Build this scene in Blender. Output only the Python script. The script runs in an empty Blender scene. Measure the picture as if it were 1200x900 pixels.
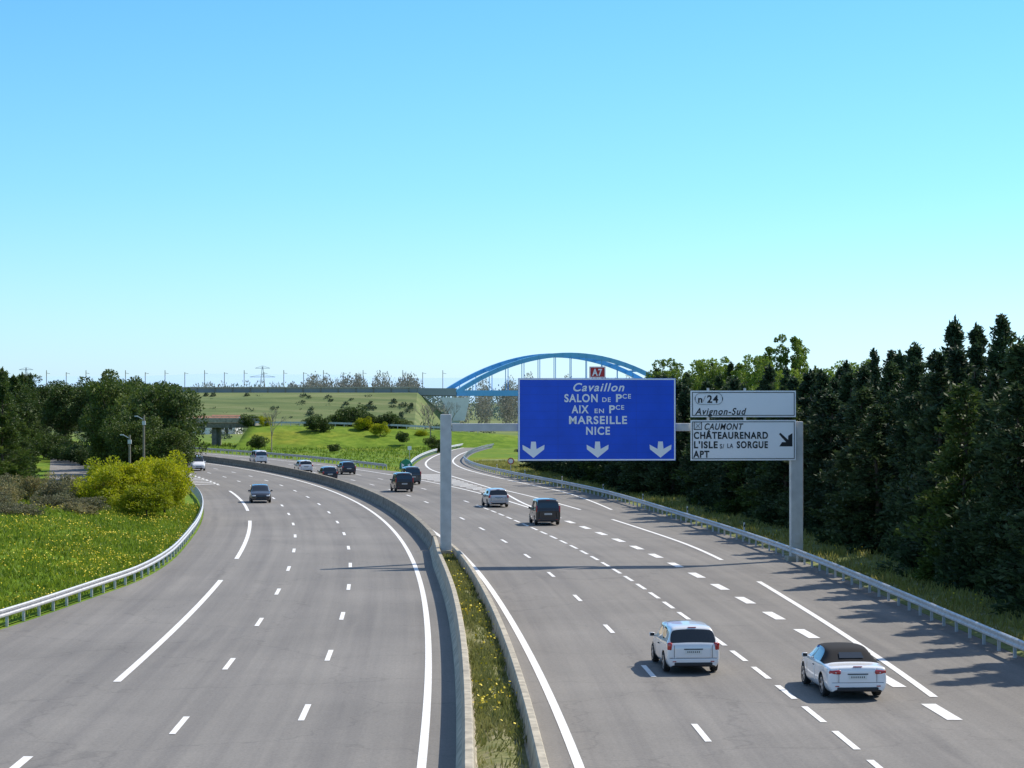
import bpy, bmesh, math, random
import numpy as np
from mathutils import Vector, Matrix
random.seed(7); rng=np.random.default_rng(7)
sc=bpy.context.scene
COL=sc.collection

# ------------------------------------------------------------------ materials
def newmat(name):
    m=bpy.data.materials.new(name); m.use_nodes=True
    nt=m.node_tree; b=nt.nodes['Principled BSDF']
    return m,nt,b
def plain(name,col,rough=.6,metal=0.,coat=0.,var=.0,scale=6.,bump=0.):
    m,nt,b=newmat(name)
    b.inputs['Base Color'].default_value=(*col,1); b.inputs['Roughness'].default_value=rough
    b.inputs['Metallic'].default_value=metal; b.inputs['Coat Weight'].default_value=coat
    if var>0 or bump>0:
        tc=nt.nodes.new('ShaderNodeTexCoord'); n=nt.nodes.new('ShaderNodeTexNoise')
        n.inputs['Scale'].default_value=scale; n.inputs['Detail'].default_value=6
        nt.links.new(tc.outputs['Object'],n.inputs['Vector'])
        r=nt.nodes.new('ShaderNodeValToRGB')
        r.color_ramp.elements[0].position=.3; r.color_ramp.elements[1].position=.7
        r.color_ramp.elements[0].color=(*[c*(1-var) for c in col],1)
        r.color_ramp.elements[1].color=(*[min(1,c*(1+var)) for c in col],1)
        nt.links.new(n.outputs['Fac'],r.inputs['Fac']); nt.links.new(r.outputs['Color'],b.inputs['Base Color'])
        if bump>0:
            bp=nt.nodes.new('ShaderNodeBump'); bp.inputs['Strength'].default_value=bump; bp.inputs['Distance'].default_value=.05
            nt.links.new(n.outputs['Fac'],bp.inputs['Height']); nt.links.new(bp.outputs['Normal'],b.inputs['Normal'])
    return m
def ramp(nt,fac,stops):
    r=nt.nodes.new('ShaderNodeValToRGB'); e=r.color_ramp.elements
    while len(e)<len(stops): e.new(.5)
    for i,(p,c) in enumerate(stops):
        e[i].position=p; e[i].color=(*c,1)
    nt.links.new(fac,r.inputs['Fac']); return r.outputs['Color']
def noise(nt,vec,scale,detail=5,rough=.55):
    n=nt.nodes.new('ShaderNodeTexNoise'); n.inputs['Scale'].default_value=scale
    n.inputs['Detail'].default_value=detail; n.inputs['Roughness'].default_value=rough
    nt.links.new(vec,n.inputs['Vector']); return n.outputs['Fac']
def mix(nt,a,b,fac,mode='MIX'):
    m=nt.nodes.new('ShaderNodeMix'); m.data_type='RGBA'; m.blend_type=mode
    for s,v in ((m.inputs[6],a),(m.inputs[7],b),(m.inputs[0],fac)):
        if isinstance(v,(int,float)): s.default_value=v
        elif isinstance(v,tuple): s.default_value=(*v,1)
        else: nt.links.new(v,s)
    return m.outputs[2]
def mapping(nt,vec,scale):
    m=nt.nodes.new('ShaderNodeMapping'); m.inputs['Scale'].default_value=scale
    nt.links.new(vec,m.inputs['Vector']); return m.outputs['Vector']

def leafmat(name,dark,mid,light,trans=.25,scale=.7):
    m,nt,b=newmat(name)
    g=nt.nodes.new('ShaderNodeNewGeometry'); tc=nt.nodes.new('ShaderNodeTexCoord')
    c1=ramp(nt,noise(nt,tc.outputs['Object'],scale,3),[(.35,dark),(.5,mid),(.68,light)])
    c2=ramp(nt,g.outputs['Random Per Island'],[(0,dark),(.6,mid),(1,light)])
    c=mix(nt,c1,c2,.5)
    oi=nt.nodes.new('ShaderNodeObjectInfo')
    k=ramp(nt,oi.outputs['Random'],[(0,(.72,.75,.8)),(.5,(1,1,1)),(1,(1.35,1.22,1.0))])
    c=mix(nt,c,k,1.,'MULTIPLY')
    nt.links.new(c,b.inputs['Base Color']); b.inputs['Roughness'].default_value=.6
    b.inputs['Specular IOR Level'].default_value=.3
    t=nt.nodes.new('ShaderNodeBsdfTranslucent'); nt.links.new(c,t.inputs['Color'])
    ms=nt.nodes.new('ShaderNodeMixShader'); ms.inputs[0].default_value=trans
    nt.links.new(b.outputs[0],ms.inputs[1]); nt.links.new(t.outputs[0],ms.inputs[2])
    nt.links.new(ms.outputs[0],nt.nodes['Material Output'].inputs['Surface'])
    return m

M={}
M['white_paint']=plain('road_marking_paint',(.82,.80,.76),.6,var=.12,scale=5)
M['concrete']=plain('concrete',(.42,.37,.28),.85,var=.34,scale=2.5,bump=.3)
M['concrete_dark']=plain('concrete_weathered',(.24,.215,.17),.85,var=.4,scale=2.,bump=.3)
M['galv']=plain('galvanised_steel',(.57,.57,.57),.45,metal=.45,var=.15,scale=4)
M['steelpaint']=plain('painted_steel',(.55,.54,.51),.5,var=.12,scale=2)
M['blue_sign']=plain('blue_sign_film',(.004,.085,.68),.35,var=.1,scale=.8)
M['white_sign']=plain('white_sign_film',(.96,.94,.92),.35,var=.02,scale=.8)
M['red_sign']=plain('red_sign_film',(.5,.02,.02),.4)
M['green_sign']=plain('green_sign_film',(.01,.25,.12),.4)
M['black']=plain('black_film',(.015,.015,.015),.5)
M['bark']=plain('bark',(.09,.065,.045),.9,var=.3,scale=8,bump=.4)
M['barkpale']=plain('bark_pale',(.26,.22,.17),.9,var=.2,scale=8)
M['conifer']=leafmat('conifer_foliage',(.022,.042,.019),(.045,.080,.032),(.09,.135,.05),.28)
M['pine']=leafmat('pine_foliage',(.03,.056,.012),(.07,.115,.022),(.15,.20,.04),.32)
M['broad']=leafmat('spring_foliage',(.09,.13,.02),(.17,.25,.035),(.28,.37,.06),.4)
M['yellowbush']=leafmat('yellow_green_foliage',(.16,.20,.008),(.33,.38,.012),(.52,.52,.02),.45)
M['brush']=leafmat('dry_brush_foliage',(.12,.11,.055),(.22,.21,.10),(.34,.33,.17),.35)
M['distant']=leafmat('distant_foliage',(.07,.10,.05),(.12,.16,.07),(.18,.21,.11),.1,.05)
M['hazy']=leafmat('hazy_far_foliage',(.17,.24,.22),(.22,.29,.25),(.27,.33,.27),.1,.05)  # distance haze put into the leaf colours, paler than the foliage itself
M['baretwig']=leafmat('bare_twigs',(.27,.26,.21),(.35,.33,.25),(.42,.40,.28),.3,.05)
M['grassblade']=leafmat('grass_blades',(.09,.15,.012),(.17,.26,.022),(.29,.37,.045),.38,.4)
M['dryblade']=leafmat('dry_grass_blades',(.15,.17,.05),(.25,.27,.07),(.38,.36,.14),.35,.6)
M['flower']=plain('yellow_flower_petals',(.8,.62,.02),.6)
M['bridgeblue']=plain('blue_bridge_paint',(.13,.42,.72),.45,var=.08,scale=.3)
M['bridgepale']=plain('bridge_deck',(.27,.29,.29),.6,var=.12,scale=.2)
M['whitewall']=plain('white_render',(.75,.73,.68),.8,var=.05,scale=1)
M['rooftile']=plain('terracotta_roof',(.4,.2,.12),.8,var=.2,scale=3)

def asphalt(name,base):
    m,nt,b=newmat(name)
    uv=nt.nodes.new('ShaderNodeUVMap'); uv.uv_map='UVMap'
    tc=nt.nodes.new('ShaderNodeTexCoord')
    c=ramp(nt,noise(nt,tc.outputs['Object'],.10,6,.6),[(.3,tuple(x*.84 for x in base)),(.7,tuple(x*1.12 for x in base))])
    st=ramp(nt,noise(nt,mapping(nt,uv.outputs['UV'],(1.0,.012,1)),1.1,5,.65),[(.35,(.82,.82,.83)),(.6,(1.05,1.05,1.04))])
    c=mix(nt,c,st,1.,'MULTIPLY')
    fine=ramp(nt,noise(nt,tc.outputs['Object'],14,4,.8),[(.3,(.78,.78,.78)),(.7,(1.2,1.2,1.2))])
    c=mix(nt,c,fine,1.,'MULTIPLY')
    v=nt.nodes.new('ShaderNodeTexVoronoi'); v.feature='DISTANCE_TO_EDGE'; v.inputs['Scale'].default_value=.13
    nz=nt.nodes.new('ShaderNodeTexNoise'); nz.inputs['Scale'].default_value=.8; nz.inputs['Detail'].default_value=6
    nt.links.new(tc.outputs['Object'],nz.inputs['Vector'])
    vm=nt.nodes.new('ShaderNodeVectorMath'); vm.operation='MULTIPLY_ADD'; vm.inputs[1].default_value=(2.5,2.5,0)
    nt.links.new(nz.outputs['Color'],vm.inputs[0]); nt.links.new(tc.outputs['Object'],vm.inputs[2])
    nt.links.new(vm.outputs[0],v.inputs['Vector'])
    ck=ramp(nt,v.outputs['Distance'],[(0,(.68,.68,.68)),(.010,(1,1,1))])
    c=mix(nt,c,ck,.6,'MULTIPLY')
    sp=ramp(nt,noise(nt,mapping(nt,uv.outputs['UV'],(1.0,.08,1)),.55,3,.5),[(.64,(1,1,1)),(.70,(.84,.84,.85))])
    c=mix(nt,c,sp,1.,'MULTIPLY')
    nt.links.new(c,b.inputs['Base Color']); b.inputs['Roughness'].default_value=.85
    bp=nt.nodes.new('ShaderNodeBump'); bp.inputs['Strength'].default_value=.25; bp.inputs['Distance'].default_value=.02
    nt.links.new(noise(nt,tc.outputs['Object'],30,4,.8),bp.inputs['Height']); nt.links.new(bp.outputs['Normal'],b.inputs['Normal'])
    return m
M['asphalt']=asphalt('asphalt',(.208,.192,.172))
M['asphalt2']=asphalt('asphalt_ramp',(.23,.212,.190))

def groundmat():
    m,nt,b=newmat('meadow_ground'); tc=nt.nodes.new('ShaderNodeTexCoord'); o=tc.outputs['Object']
    g=ramp(nt,noise(nt,o,.5,8,.7),[(.3,(.075,.13,.012)),(.5,(.14,.225,.02)),(.7,(.24,.31,.04))])
    f=ramp(nt,noise(nt,o,.05,5,.6),[(.40,(.85,.92,.85)),(.52,(1,1,1)),(.63,(1.25,.98,1.0))])
    g=mix(nt,g,f,1.,'MULTIPLY')
    fine=ramp(nt,noise(nt,o,9,4,.8),[(.3,(.65,.68,.6)),(.7,(1.3,1.25,1.2))])
    g=mix(nt,g,fine,.8,'MULTIPLY')
    sep=nt.nodes.new('ShaderNodeSeparateXYZ'); nt.links.new(o,sep.inputs[0])
    mr=nt.nodes.new('ShaderNodeMapRange'); mr.inputs[1].default_value=420; mr.inputs[2].default_value=620
    nt.links.new(sep.outputs['Y'],mr.inputs[0])
    far=ramp(nt,noise(nt,mapping(nt,o,(.004,.01,1)),3,3),[(.35,(.13,.18,.06)),(.55,(.19,.22,.09)),(.7,(.25,.25,.13))])
    c=mix(nt,g,far,mr.outputs[0])
    nt.links.new(c,b.inputs['Base Color']); b.inputs['Roughness'].default_value=.95
    b.inputs['Specular IOR Level'].default_value=.1
    return m
M['ground']=groundmat()
def soil(name,stops,scale,st=(1,1,1)):
    m,nt,b=newmat(name); tc=nt.nodes.new('ShaderNodeTexCoord'); o=mapping(nt,tc.outputs['Object'],st)
    c=ramp(nt,noise(nt,o,scale,8,.7),stops); nt.links.new(c,b.inputs['Base Color']); b.inputs['Roughness'].default_value=.95
    bp=nt.nodes.new('ShaderNodeBump'); bp.inputs['Strength'].default_value=.6; bp.inputs['Distance'].default_value=.1
    nt.links.new(noise(nt,o,scale*4,5,.7),bp.inputs['Height']); nt.links.new(bp.outputs['Normal'],b.inputs['Normal'])
    return m
M['median_soil']=soil('median_soil',[(.32,(.10,.13,.03)),(.5,(.2,.2,.07)),(.68,(.34,.30,.18))],1.6)
M['verge_dirt']=soil('verge_soil',[(.35,(.09,.125,.02)),(.5,(.18,.21,.05)),(.66,(.32,.30,.17))],.7)
M['bank']=soil('embankment_grass',[(.35,(.10,.15,.05)),(.5,(.155,.20,.065)),(.62,(.22,.24,.10))],.5,(.06,.9,.9))
M['hill']=soil('hazy_hill',[(.35,(.40,.58,.70)),(.65,(.44,.62,.72))],.001)  # bluish air haze painted as the hill's base colour

# ------------------------------------------------------------------ mesh helpers
def mesh(name,verts,faces,mats,fm=None,smooth=False):
    me=bpy.data.meshes.new(name); me.from_pydata([tuple(v) for v in verts],[],[tuple(f) for f in faces])
    for m in (mats if isinstance(mats,(list,tuple)) else [mats]): me.materials.append(m)
    if fm is not None: me.polygons.foreach_set('material_index',fm)
    if smooth: me.polygons.foreach_set('use_smooth',[True]*len(me.polygons))
    me.update(); return me
def obj(name,me,loc=(0,0,0),rot=(0,0,0),scale=(1,1,1),parent=None):
    o=bpy.data.objects.new(name,me); COL.objects.link(o)
    o.location=loc; o.rotation_euler=rot; o.scale=scale
    if parent: o.parent=parent
    return o
def empty(name,loc=(0,0,0),rot=(0,0,0)):
    return obj(name,None,loc,rot)
class MB:
    """mesh accumulator"""
    def __init__(s): s.v=[];s.f=[];s.m=[]
    def add(s,v,f,mi=0):
        o=len(s.v); s.v+= [tuple(p) for p in v]; s.f+=[tuple(i+o for i in q) for q in f]; s.m+=[mi]*len(f)
    def box(s,c,size,mi=0,rz=0.,bev=0.):
        x,y,z=[d/2 for d in size]; b=min(bev,x*.9,y*.9,z*.9)
        if b<=0:
            P=[(-x,-y,-z),(x,-y,-z),(x,y,-z),(-x,y,-z),(-x,-y,z),(x,-y,z),(x,y,z),(-x,y,z)]
            F=[(3,2,1,0),(4,5,6,7),(0,1,5,4),(1,2,6,5),(2,3,7,6),(3,0,4,7)]
        else:
            bm=bmesh.new(); bmesh.ops.create_cube(bm,size=1)
            for q in bm.verts: q.co=Vector((q.co.x*2*x,q.co.y*2*y,q.co.z*2*z))
            bmesh.ops.bevel(bm,geom=bm.edges[:],offset=b,segments=2,affect='EDGES',profile=.5)
            bm.verts.index_update(); P=[tuple(q.co) for q in bm.verts]; F=[[q.index for q in f.verts] for f in bm.faces]; bm.free()
        ca,sa=math.cos(rz),math.sin(rz)
        P=[(c[0]+p[0]*ca-p[1]*sa,c[1]+p[0]*sa+p[1]*ca,c[2]+p[2]) for p in P]
        s.add(P,F,mi)
    def beam(s,p0,p1,w,h,mi=0):
        p0=Vector(p0);p1=Vector(p1);d=(p1-p0).normalized()
        up=Vector((0,0,1)) if abs(d.z)<.95 else Vector((0,1,0))
        r=d.cross(up).normalized(); u=r.cross(d)
        P=[]
        for p in (p0,p1):
            for a,b in ((-1,-1),(1,-1),(1,1),(-1,1)): P.append(p+r*a*w/2+u*b*h/2)
        s.add(P,[(3,2,1,0),(4,5,6,7),(0,1,5,4),(1,2,6,5),(2,3,7,6),(3,0,4,7)],mi)
    def tube(s,pts,rad,n=7,mi=0):
        P=[];F=[]
        for i,p in enumerate(pts):
            p=Vector(p); a=Vector(pts[max(0,i-1)]); b=Vector(pts[min(len(pts)-1,i+1)]); d=(b-a).normalized()
            up=Vector((0,0,1)) if abs(d.z)<.9 else Vector((1,0,0))
            r=d.cross(up).normalized(); u=r.cross(d)
            for k in range(n):
                t=2*math.pi*k/n; P.append(p+(r*math.cos(t)+u*math.sin(t))*rad[i])
        for i in range(len(pts)-1):
            for k in range(n): F.append((i*n+k,i*n+(k+1)%n,(i+1)*n+(k+1)%n,(i+1)*n+k))
        F.append(tuple(range(n-1,-1,-1))); F.append(tuple(range((len(pts)-1)*n,len(pts)*n)))
        s.add(P,F,mi)
    def me(s,name,mats,smooth=False): return mesh(name,s.v,s.f,mats,s.m,smooth)

def leaves(C,D,L,W):
    n=len(C); D=D/np.linalg.norm(D,axis=1,keepdims=True)
    R=rng.normal(size=(n,3)); S=np.cross(D,R); S/=np.linalg.norm(S,axis=1,keepdims=True)+1e-9
    L=np.asarray(L).reshape(-1,1)*np.ones((n,1))/2; W=np.asarray(W).reshape(-1,1)*np.ones((n,1))/2
    V=np.stack([C-D*L,C+S*W,C+D*L,C-S*W],1).reshape(-1,3)
    F=np.arange(n*4).reshape(-1,4)
    return V,F
def leafobj_mesh(name,parts,mats):
    V=[];F=[];m=[];o=0
    for v,f,mi in parts:
        if len(v)==0: continue
        V.append(np.asarray(v,dtype=float)); 
        F+= [tuple(int(i)+o for i in q) for q in f]; m+=[mi]*len(f); o+=len(v)
    return mesh(name,np.concatenate(V).tolist(),F,mats,m)

# ------------------------------------------------------------------ alignment of the motorway
def xr(Y):
    t=Y-49.3
    if t<0: return -2.12-.024*t
    return -2.12-.024*t-.00035*t*t-1e-6*t**3
def slope(Y):
    t=max(0,Y-49.3); return -(.024+.0007*t+3e-6*t*t)
def X(Y,off): return xr(Y)+off*math.sqrt(1+slope(Y)**2)
def herm(tab):
    ys=[a for a,b in tab]; xs=[b for a,b in tab]
    ms=[]
    for i in range(len(ys)):
        a=max(0,i-1); b=min(len(ys)-1,i+1); ms.append((xs[b]-xs[a])/(ys[b]-ys[a]))
    def f(y):
        if y<=ys[0]: return xs[0]+ms[0]*(y-ys[0])
        if y>=ys[-1]: return xs[-1]+ms[-1]*(y-ys[-1])
        i=max(k for k in range(len(ys)-1) if ys[k]<=y); h=ys[i+1]-ys[i]; t=(y-ys[i])/h
        return (2*t**3-3*t*t+1)*xs[i]+(t**3-2*t*t+t)*h*ms[i]+(3*t*t-2*t**3)*xs[i+1]+(t**3-t*t)*h*ms[i+1]
    return f
_lr=herm([(30,-40),(45,-30),(60,-23),(70,-20.6),(79,-19.3),(93,-18.3),(101,-17.9),(112,X(112,-13)),(125,X(125,-13)),(140,X(140,-13))])
def left_rail(Y): return _lr(Y) if Y<135 else X(Y,-13)
right_rail=herm([(20,18),(45,17.5),(68.8,16.75),(112.8,15.1),(149,12.1),(191,7.6),(235.5,0),(265,-4.3),(294,-6.6),(321,-7),(353,-6.2),(393,-3.2),(430,2),(470,9)])
ramp_left=herm([(240,-11),(262,-12.8),(299,-13.6),(336,-13),(372,-10.8),(408,-7),(440,-2),(470,4)])
D=herm([(20,3.9),(49,3.7),(85,3.25),(119,2.9),(150,2.4),(200,2.4),(500,2.4)])

def frange(a,b,s):
    n=max(1,int(round((b-a)/s))); return [a+(b-a)*i/n for i in range(n+1)]
g=[(-9000,-400,0),(9000,-400,0),(9000,12000,0),(-9000,12000,0)]
obj('ground',mesh('ground',g,[(0,1,2,3)],M['ground']))

def roadgrid(name,ys,fl,fr,z,mat,cols=24):
    V=[];F=[];U=[]
    for Y in ys:
        a,b=fl(Y),fr(Y)
        for k in range(cols+1):
            x=a+(b-a)*k/cols; V.append((x,Y,z)); U.append(((x-xr(Y))/math.sqrt(1+slope(Y)**2),Y))
    n=cols+1
    for i in range(len(ys)-1):
        for k in range(cols): F.append((i*n+k,i*n+k+1,(i+1)*n+k+1,(i+1)*n+k))
    me=mesh(name,V,F,mat); uv=me.uv_layers.new(name='UVMap')
    for l in me.loops: uv.data[l.index].uv=U[l.vertex_index]
    return obj(name,me)
def motor_right(Y):
    a=right_rail(Y)+.4
    if Y<215: return a
    b=X(Y,D(Y)+13.4)
    if Y>262: return b
    t=(Y-215)/47; t=t*t*(3-2*t); return a+(b-a)*t
roadgrid('motorway_road',frange(20,440,3),lambda Y:left_rail(Y)+.1,motor_right,.02,M['asphalt'],32)
roadgrid('slip_road',frange(212,470,3),lambda Y:(ramp_left(Y)+.3 if Y>240 else max(motor_right(Y)-9,ramp_left(240))),lambda Y:right_rail(Y)+.35,.026,M['asphalt2'],10)

# markings
mk=MB(); ZM=.034
def strip(y0,y1,f,w,z=ZM,step=3.):
    ys=frange(y0,y1,step) if y1-y0>step else [y0,y1]
    V=[];F=[]
    for Y in ys:
        c=f(Y); h=w/2*math.sqrt(1+slope(Y)**2); V+=[(c-h,Y,z),(c+h,Y,z)]
    for i in range(len(ys)-1): F.append((2*i,2*i+1,2*i+3,2*i+2))
    mk.add(V,F)
def dashes(start,period,length,y0,y1,f,w):
    Y=start
    while Y>y0: Y-=period
    while Y<y1:
        if Y+length>y0: strip(Y,Y+length,f,w)
        Y+=period
strip(20,430,lambda Y:X(Y,0),.22)
dashes(56.5,13,3,25,420,lambda Y:X(Y,-3.35),.17)
dashes(54.2,13,3,25,420,lambda Y:X(Y,-6.5),.17)
dashes(64.3,50.0,36.5,25,420,lambda Y:X(Y,-9.5),.24)
strip(20,430,lambda Y:X(Y,D(Y)),.24)
dashes(53.0,12.4,2.9,25,420,lambda Y:X(Y,D(Y)+3.5),.17)
dashes(51.8,4.4,2.9,25,175,lambda Y:X(Y,D(Y)+7.0),.18)
dashes(178,13,3,175,420,lambda Y:X(Y,D(Y)+7.0),.17)
dashes(56.6,6.5,3.0,56,160,lambda Y:X(Y,D(Y)+10.6),.42)
wid=herm([(56,0.1),(60,.45),(78,1.35),(99,2.3),(112,3.0),(130,3.5),(200,3.5)])
dashes(61,52.5,39,58,170,lambda Y:X(Y,D(Y)+10.6+wid(Y)),.24)
rampL=herm([(163,X(163,D(163)+10.8)),(178,X(178,D(178)+11.4)),(200,right_rail(200)-7.4),(235,right_rail(235)-6.2),(265,right_rail(265)-6),(300,right_rail(300)-5.3),(350,right_rail(350)-5.0),(393,right_rail(393)-5.0),(440,right_rail(440)-5)])
strip(163,430,lambda Y:X(Y,D(Y)+10.6),.24,ZM+.004)
strip(163,440,rampL,.24,ZM)
strip(166,440,lambda Y:right_rail(Y)-1.6 if Y>200 else right_rail(Y)-1.6-(200-Y)*.03,.22)
Y=176.
while Y<246:
    a=X(Y,D(Y)+10.9); b=rampL(Y+3)-.3
    if b-a>.8: mk.add([(a,Y+2.,ZM+.008),(b,Y-.6,ZM+.008),(b,Y+.5,ZM+.008),(a,Y+3.1,ZM+.008)],[(0,1,2,3)])
    Y+=3.6
for k in range(9):
    Y=215+k*4; a=X(Y,-12.3); b=X(Y,-9.9); mk.add([(a,Y,ZM),(b,Y+2.5,ZM),(b,Y+3.6,ZM),(a,Y+1.1,ZM)],[(0,1,2,3)])
obj('road_markings',mk.me('road_markings',M['white_paint']))

# barriers ------------------------------------------------------------
def sweep(name,ys,f,profile,mats,fmidx=None,closed=True,fz=lambda Y:0):
    V=[];F=[];m=[];n=len(profile)
    for Y in ys:
        e=.5; t=Vector((f(Y+e)-f(Y-e),2*e)).normalized(); nx,ny=t.y,-t.x; c=f(Y); z0=fz(Y)
        for a,z in profile: V.append((c+nx*a,Y+ny*a,z+z0))
    for i in range(len(ys)-1):
        for k in range(n if closed else n-1):
            F.append((i*n+k,i*n+(k+1)%n,(i+1)*n+(k+1)%n,(i+1)*n+k)); m.append(fmidx[k] if fmidx else 0)
    if closed: F+= [tuple(range(n-1,-1,-1)),tuple(range((len(ys)-1)*n,len(ys)*n))]; m+=[0,0]
    return V,F,m
jersey=[(-.3,0),(-.29,.1),(-.16,.32),(-.11,.78),(-.08,.82),(.08,.82),(.11,.78),(.16,.32),(.29,.1),(.3,0)]
jersey=[(a,z+.015) for a,z in jersey]
def barrier(name,y0,y1,f,prof,mat):
    V,F,m=sweep(name,frange(y0,y1,1.5),f,prof,None); obj(name,mesh(name,V,F,mat,m))
bl=herm([(20,1.05),(49,1.1),(85,1.15),(108,1.2),(116,1.4),(124,1.6),(200,1.6),(500,1.6)])
br=herm([(20,2.75),(49,2.68),(85,2.45),(105,2.3),(112,2.2),(119,1.98),(124,1.9),(500,1.9)])
barrier('concrete_barrier',20,121,lambda Y:X(Y,bl(Y)),jersey,M['concrete'])
barrier('concrete_barrier',20,119,lambda Y:X(Y,br(Y)),jersey,M['concrete'])
wide=[(-.34,.015),(-.33,.11),(-.2,.33),(-.15,.84),(.15,.84),(.2,.33),(.33,.11),(.34,.015)]
barrier('concrete_barrier',121.3,430,lambda Y:X(Y,bl(Y)),wide,M['concrete_dark'])
V=[];F=[];ys=frange(20,119,.6)
for Y in ys:
    a,b=X(Y,bl(Y)+.2),X(Y,br(Y)-.2)
    for k in range(6):
        t=k/5; V.append((a+(b-a)*t,Y,.26+.12*math.sin(math.pi*t)+rng.uniform(-.03,.03)))
for i in range(len(ys)-1):
    for k in range(5): F.append((i*6+k,i*6+k+1,(i+1)*6+k+1,(i+1)*6+k))
obj('median_strip',mesh('median_strip',V,F,M['median_soil'],smooth=True))

W=[(0,.42),(.05,.46),(.05,.52),(0,.56),(0,.61),(.05,.65),(.05,.71),(0,.75)]
def guardrail(name,y0,y1,f,side,fz=lambda Y:0,post=2.):
    mb=MB()
    prof=[(side*(a+.02),z) for a,z in W]+[(side*(a+.0),z) for a,z in W[::-1]]
    V,F,m=sweep(name,frange(y0,y1,1.5),f,prof,None,fz=fz); mb.add(V,F)
    Y=y0+.3
    while Y<y1:
        mb.box((f(Y)-side*.09,Y,.33+fz(Y)),(.1,.1,.74),0); mb.box((f(Y)-side*.02,Y,.58+fz(Y)),(.1,.08,.2),0); Y+=post
    obj(name,mb.me(name,M['galv']))
guardrail('guard_rail',40,330,left_rail,1)
guardrail('guard_rail',20,465,right_rail,-1)
guardrail('guard_rail',262,400,lambda Y:X(Y,D(Y)+13.9),-1)
guardrail('guard_rail',258,465,ramp_left,1)

# ------------------------------------------------------------------ verges
def fnoise(x,y):
    return math.sin(x*.7+y*.31)*.5+math.sin(x*.23-y*.53+1.3)*.7+math.sin(x*1.7+y*1.1)*.2
def verge_z(s,Y): 
    t=min(1,s/9.); t=t*t*(3-2*t)
    e=1 if Y<165 else max(0,1-(Y-165)/20)
    return .05+(1.3*t+.12*fnoise(s*1.5,Y)*min(1,s/2))*e
ys=frange(30,186,1.5); ns=34; V=[];F=[]
for Y in ys:
    for k in range(ns+1):
        s=k/ns*32; zz=verge_z(s,Y)
        if k==ns: zz=-.1
        if Y>=186-.01: zz=-.1
        V.append((left_rail(Y)-.15-s,Y,zz))
for i in range(len(ys)-1):
    for k in range(ns): a=i*(ns+1)+k; F.append((a,a+ns+1,a+ns+2,a+1))
obj('grass_verge',mesh('grass_verge',V,F,M['ground'],smooth=True))
ys=frange(20,300,2); V=[];F=[]
for Y in ys:
    for k in range(9):
        s=k*1.1; V.append((right_rail(Y)+.4+s,Y,.03+(.25*min(1,s/3)+.05*fnoise(s*2,Y*.8)*min(1,s)) if k<8 else -.1))
for i in range(len(ys)-1):
    for k in range(8): a=i*9+k; F.append((a,a+1,a+10,a+9))
obj('grass_verge',mesh('grass_verge',V,F,M['verge_dirt'],smooth=True))

def tufts(name,pts,hmin,hmax,mat,blades=7,spread=.12,flower=0.,wd=.05):
    n=len(pts); P=np.repeat(np.array(pts),blades,axis=0); N=len(P)
    P=P+np.c_[rng.normal(0,spread,N),rng.normal(0,spread,N),np.zeros(N)]
    H=rng.uniform(hmin,hmax,N); Dd=np.c_[rng.normal(0,.4,N),rng.normal(0,.4,N),np.ones(N)]
    C=P.copy(); C[:,2]+=H/2*.9
    v,f=leaves(C,Dd,H,wd)
    parts=[(v,f,0)]
    if flower>0:
        pa=np.array(pts); fl=np.array([fnoise(p[0]*.8,p[1]*.6)>0 for p in pts])
        k=(rng.random(n)<flower)&(fl|(rng.random(n)<.25)); q=np.repeat(pa[k],4,axis=0); m=len(q)
        if m:
            q=q+np.c_[rng.normal(0,.15,m),rng.normal(0,.15,m),rng.uniform(hmin,hmax*1.1,m)]
            v,f=leaves(q,np.c_[rng.normal(0,1,m),rng.normal(0,1,m),rng.normal(0,.2,m)],.09,.08); parts.append((v,f,1))
    obj(name,leafobj_mesh(name,parts,[mat,M['flower']]))
pts=[]
for _ in range(2800):
    Y=rng.uniform(40,118); a,b=bl(Y)+.25,br(Y)-.25; o=rng.uniform(a,b)
    if fnoise(o*3,Y*.9)>-.4 or rng.random()<.2: pts.append((X(Y,o),Y,.3))
tufts('median_grass',pts,.08,.36,M['dryblade'],7,.08,.07,.04)
pts=[]
for _ in range(15000):
    Y=rng.uniform(60,170); s=abs(rng.normal(0,9))
    if s<30: pts.append((left_rail(Y)-.4-s,Y,verge_z(s,Y)))
tufts('verge_grass',pts,.12,.42,M['grassblade'],6,.15,.30,.07)
pts=[]
for _ in range(5000):
    Y=rng.uniform(60,290); s=rng.uniform(.2,6); pts.append((right_rail(Y)+.5+s,Y,.15))
tufts('verge_grass',pts,.12,.6,M['dryblade'],6,.15,.02,.06)
pts=[]
for _ in range(6000):
    Y=rng.uniform(255,420); x=rng.uniform(-70,60)
    if X(Y,D(Y)+14)<x<ramp_left(Y)-.5: pts.append((x,Y,0))
tufts('meadow_grass',pts,.2,.6,M['grassblade'],6,.3,.05,.12)

# service road on the left
sv=lambda Y:-40-(Y-193)*.217
roadgrid('service_road',frange(170,350,6),lambda Y:sv(Y)-2.6,lambda Y:sv(Y)+2.6,.015,M['asphalt2'],6)

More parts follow.
